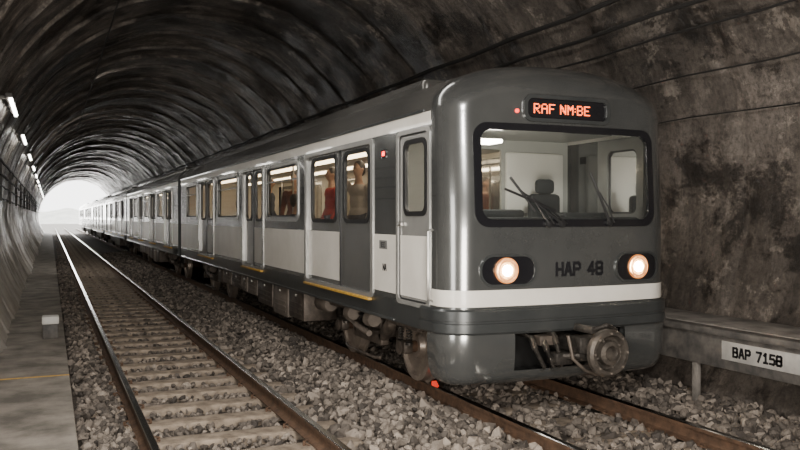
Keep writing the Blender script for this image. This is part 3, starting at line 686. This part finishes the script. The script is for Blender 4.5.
# ------------------------------------------------------------------ passengers
def remesh(o,v=.014):
    m=o.modifiers.new('union','REMESH'); m.mode='VOXEL'; m.voxel_size=v; m.use_smooth_shade=True
    s=o.modifiers.new('soft','SMOOTH'); s.factor=.5; s.iterations=3
skin=mat('skin',(.42,.25,.17),.55,col2=(.48,.3,.2)); hairm=mat('dark_hair',(.015,.011,.009),.5,col2=(.03,.02,.015),vscale=30)
def person(loc,rz,top,bot,label,seated=True,arm=0):
    t=empty('person',loc,rz); hz=.5 if seated else .93
    b=MB(); c=MB(); p=MB()
    sh=hz+.47
    b.ell((0,0,hz+.02),(.16,.12,.13)); b.ell((0,.0,hz+.22),(.145,.1,.2)); b.ell((0,.0,hz+.38),(.17,.11,.14)); b.cap((0,0,sh),.07,(0,.01,sh+.12),.055)
    hc=sh+.24; b.ell((0,.01,hc),(.075,.095,.115),n=18); b.ell((0,.03,hc-.06),(.055,.07,.06)); b.cap((0,.105,hc+.01),.009,(0,.118,hc-.022),.015)
    for s in (-1,1): b.ell((s*.077,0,hc-.005),(.012,.022,.032)); b.ell((s*.03,.096,hc+.012),(.014,.01,.009))
    b.ell((0,.1,hc-.055),(.026,.012,.009))
    c.ell((0,0,hz+.05),(.175,.135,.13)); c.ell((0,0,hz+.22),(.16,.12,.2)); c.ell((0,0,hz+.38),(.185,.125,.13))
    for s in (-1,1):
        S_=(s*.18,0,sh-.04)
        if arm and s==1: E=(s*.26,.12,sh+.12); H=(s*.2,.16,sh+.38)
        elif seated: E=(s*.24,.05,hz+.17); H=(s*.14,.3,hz+.13)
        else: E=(s*.25,-.02,hz+.17); H=(s*.24,.1,hz-.06)
        b.cap(S_,.052,E,.04); b.cap(E,.038,H,.027); c.cap(S_,.066,E,.052); c.cap(E,.05,tuple(E[i]+(H[i]-E[i])*.85 for i in range(3)),.038)
        d=(Vector(H)-Vector(E)).normalized(); Hh=Vector(H)+d*.05; b.cap(tuple(H),.026,tuple(Hh),.032)
        side=d.cross(Vector((0,0,1))); side=side.normalized() if side.length>.1 else Vector((1,0,0))
        for q in range(4):
            f0=Hh+side*(q-1.5)*.018; f1=f0+d*(.06-.008*abs(q-1.3)); b.cap(tuple(f0),.01,tuple(f1),.009,6)
        b.cap(tuple(Hh-side*.03),.011,tuple(Hh-side*.055+d*.035),.01,6)
        if seated: Kn=(s*.11,.42,hz+.0); Ft=(s*.11,.44,.09)
        else: Kn=(s*.1,.02,.5); Ft=(s*.1,0,.09)
        Hp=(s*.09,0,hz)
        b.cap(Hp,.085,Kn,.058); b.cap(Kn,.055,Ft,.04); b.cap((Ft[0],Ft[1]-.03,.045),.042,(Ft[0],Ft[1]+.14,.035),.033)
        p.cap(Hp,.1,Kn,.072); p.cap(Kn,.07,(Ft[0],Ft[1],.11),.055)
    p.ell((0,0,hz),(.175,.135,.12))
    bo=b.build('body',skin,t); remesh(bo)
    remesh(c.build('jacket',mat('jacket',top,.8,col2=tuple(x*.8 for x in top),vscale=9),t)); remesh(p.build('trousers',mat('trousers',bot,.8),t))
    h=MB(); h.ell((0,-.015,hc+.03),(.086,.1,.105),n=16); h.ell((0,-.05,hc-.02),(.078,.06,.09)); remesh(h.build('hair',hairm,t),.012)
    tag(t,label,'person')
FZ=1.075
def LP(x,y): return (XC+x,6.85+y,FZ)
person(LP(-.93,6.9),-PI/2,(.05,.05,.06),(.03,.03,.04),'seated person in dark jacket at the first window behind the double doors')
person(LP(-.7,7.75),PI*.8,(.22,.08,.05),(.03,.03,.04),'person in brown jacket standing beside the dark jacketed passenger',False)
person(LP(-.58,5.95),PI/2,(.55,.04,.03),(.05,.05,.07),'person in red jacket seen through the far leaf of the front double door',False)
person(LP(-.7,4.35),PI/2+.5,(.42,.38,.35),(.05,.05,.07),'person in pale top seen through the nearest door leaf, arm raised',False,1)
person(LP(.93,6.6),PI/2,(.4,.05,.04),(.04,.04,.05),'seated person in red top on the far side bench')
person(LP(-.93,11.4),-PI/2,(.3,.06,.04),(.03,.03,.04),'seated person in red at the middle window of the leading car')
person(LP(-.8,9.3),-PI/2,(.08,.09,.12),(.03,.03,.04),'person in dark blue standing inside the middle doors',False)
# ------------------------------------------------------------------ right ledge
mb=MB(); mb.box(6.77,7.5,-13.9,100,.68,.80,bev=.015); tag(mb.build('service_ledge',M['slab']),'raised concrete ledge along the right wall beside the train','ledge')
mb=MB(); mb.box(6.66,6.765,-13.9,100,.36,.74,bev=.01); mb.box(6.60,6.765,-13.9,100,.72,.79,bev=.01); tag(mb.build('ledge_edge_beam',M['beam']),'dark steel edge beam under the lip of the right ledge','beam')
def post(y,lab):
    p=MB(); p.box(6.68,6.74,y-.04,y+.04,-.2,.36,bev=.008); p.box(6.64,6.78,y-.09,y+.09,-.2,-.17,bev=.005); o=p.build('ledge_post',M['slab'] if 6<y<8 else M['beam'],loc=(0,0,0)); tag(o,lab,'post','posts under the right ledge')
post(6.95,'grey concrete post under the ledge beside the front of the train')
post(4.0,'dark steel post under the ledge nearest the viewer')
for q in range(5): post(10+q*3,'dark steel post under the ledge hidden beside the train')
sg=empty('number_sign',(6.655,6.02,.565)); p=MB(); p.box(-.008,0,-.5,.5,-.1,.1,bev=.003); p.build('plate',M['plate'],sg)
lettering('BAP 7158',.092,M['text'],sg,(-.008,.03,-.002),-PI/2,wt=.25,gap=.3); tag(sg,'dull pale plate lettered in black on the right ledge beam','sign')
# ------------------------------------------------------------------ lamps on the left wall
def lamp(loc):
    t=empty('tube_lamp',loc); b_=MB(); b_.box(-.12,.0,-1.25,1.25,.02,.1,bev=.015); b_.build('housing',M['beam'],t)
    for yy in (-.93,.93):
        b_=MB(); b_.box(-.24,-.1,yy-.03,yy+.03,.03,.08); b_.build('arm',M['beam'],t)
    b_=MB(); b_.tube([(-.03,-1.2,-.01),(-.03,1.2,-.01)],.035,10); b_.build('tube',M['tube'],t); return t
LG='tube lamps along the left wall'
lp=lamp((-.6,17,4.1)); tag(lp,'lit fluorescent tube lamp nearest the viewer on the left wall','lamp',LG)
labs=['second lit tube lamp along the left wall','third lit tube lamp along the left wall','fourth lit tube lamp along the left wall']
for k in range(1,12): dup(lp,(-.6,17+7*k,4.1),labs[k-1] if k<4 else 'small distant tube lamp far down the left wall')
def wallpt(z,sgn,inset=.06):
    if z>2: x=4.6*math.sqrt(1-((z-2)/4.8)**2)
    else: x=half(z)
    return TX+sgn*(x-inset)
def cable(z,sgn,r,lab,y0=-13,y1=107,ins=.07,sag=.03,col='cable'):
    pts=[]; y=y0; k=0
    while y<=y1:
        pts.append((wallpt(z,sgn,ins),y,z-(sag if k%2 else 0))); y+=1.5; k+=1
    m_=MB(); m_.tube(pts,r,6); tag(m_.build('cable',M[col]),lab,'cable')
cable(4.85,1,.034,'thick dark cable high on the right wall above the train',ins=.22)
cable(4.55,1,.028,'dark cable strung just below the thick one on the right wall',ins=.22)
cable(4.3,1,.016,'thin cable just under the two dark cables on the right wall',ins=.18)
cable(3.8,1,.012,'thin lone cable halfway between the upper cables and the windscreen wire',ins=.14)
cable(3.3,1,.009,'thin wire along the right wall at windscreen height')
cable(3.3,-1,.03,'uppermost black cable on the left wall below the lamps',ins=.12)
cable(3.05,-1,.03,'second black cable down on the left wall',ins=.12)
cable(2.8,-1,.025,'third black cable down on the left wall',ins=.12)
cable(2.5,-1,.02,'lowest thin cable on the left wall',ins=.12)
cable(6.1,-1,.016,'thin wire strung along the ceiling left of centre',ins=.3)
for k in range(14):
    y=12+k*5; p=MB(); x=wallpt(3,-1,0)
    p.box(x+.05,x+.12,-.03,.03,2.4,3.4,bev=.005); o=p.build('cable_bracket',M['beam'],loc=(0,y,0)); tag(o,'dark vertical bracket holding the cables on the left wall','bracket','cable brackets on the left wall')
lb=empty('lineside_box',(.0,14.4,0)); p=MB(); p.box(-.12,.12,-.12,.12,0,.24,bev=.015); p.build('base',M['beam'],lb); p=MB(); p.box(-.13,.13,-.13,.13,.24,.37,bev=.02); p.build('cap',M['white'],lb)
tag(lb,'small box with white cap standing on the left walkway','box')
# ------------------------------------------------------------------ light
def area(loc,tgt,size,power,col=(1,1,1),sy=None):
    l=bpy.data.lights.new('area_light','AREA'); l.energy=power; l.size=size; l.color=col
    if sy: l.shape='RECTANGLE'; l.size_y=sy
    o=bpy.data.objects.new('area_light',l); COL.objects.link(o); o.location=loc
    o.rotation_euler=(Vector(tgt)-Vector(loc)).to_track_quat('-Z','Y').to_euler(); return o
area((.6,-1.5,5.0),(5.3,8,1.8),1.1,640,(1,.955,.89))
area((.6,9,5.2),(3.2,9.5,0),.8,260,(1,.95,.88),9)  # unseen strip added for roof-edge highlights and side fill
area((.1,5,1.6),(3.6,9,.5),1.0,90,(1,.95,.88),2)  # unseen low fill added for the underframe
area((1.5,2,1.2),(2.6,14,7),1.4,400,(1,.92,.82))  # unseen upward fill added to brighten the vault
area((-.2,26,4.3),(3.5,27,1.2),.8,130,(1,.95,.88),14)  # unseen fill added along the side of the rear cars
area((1.5,36,5.5),(2.0,40,0),2.0,100,(1,.95,.88),12)  # unseen fill added further down the tunnel
area((3.3,115,5),(2.2,60,1.0),8,3000,(1,.98,.95))  # added outside the mouth to wash light into the tunnel
w=bpy.data.worlds.new('world'); S.world=w; w.use_nodes=True; w.node_tree.nodes['Background'].inputs[0].default_value=(1,.99,.97,1); w.node_tree.nodes['Background'].inputs[1].default_value=5
# ------------------------------------------------------------------ camera
cd=bpy.data.cameras.new('camera'); cam=bpy.data.objects.new('camera',cd); COL.objects.link(cam); cd.sensor_width=36; cd.lens=36
cam.location=(0,0,2.0); cam.rotation_euler=(PI/2-math.atan(8/800),0,-math.atan(350/800)); cd.clip_end=500; cd.clip_start=.05
S.camera=cam
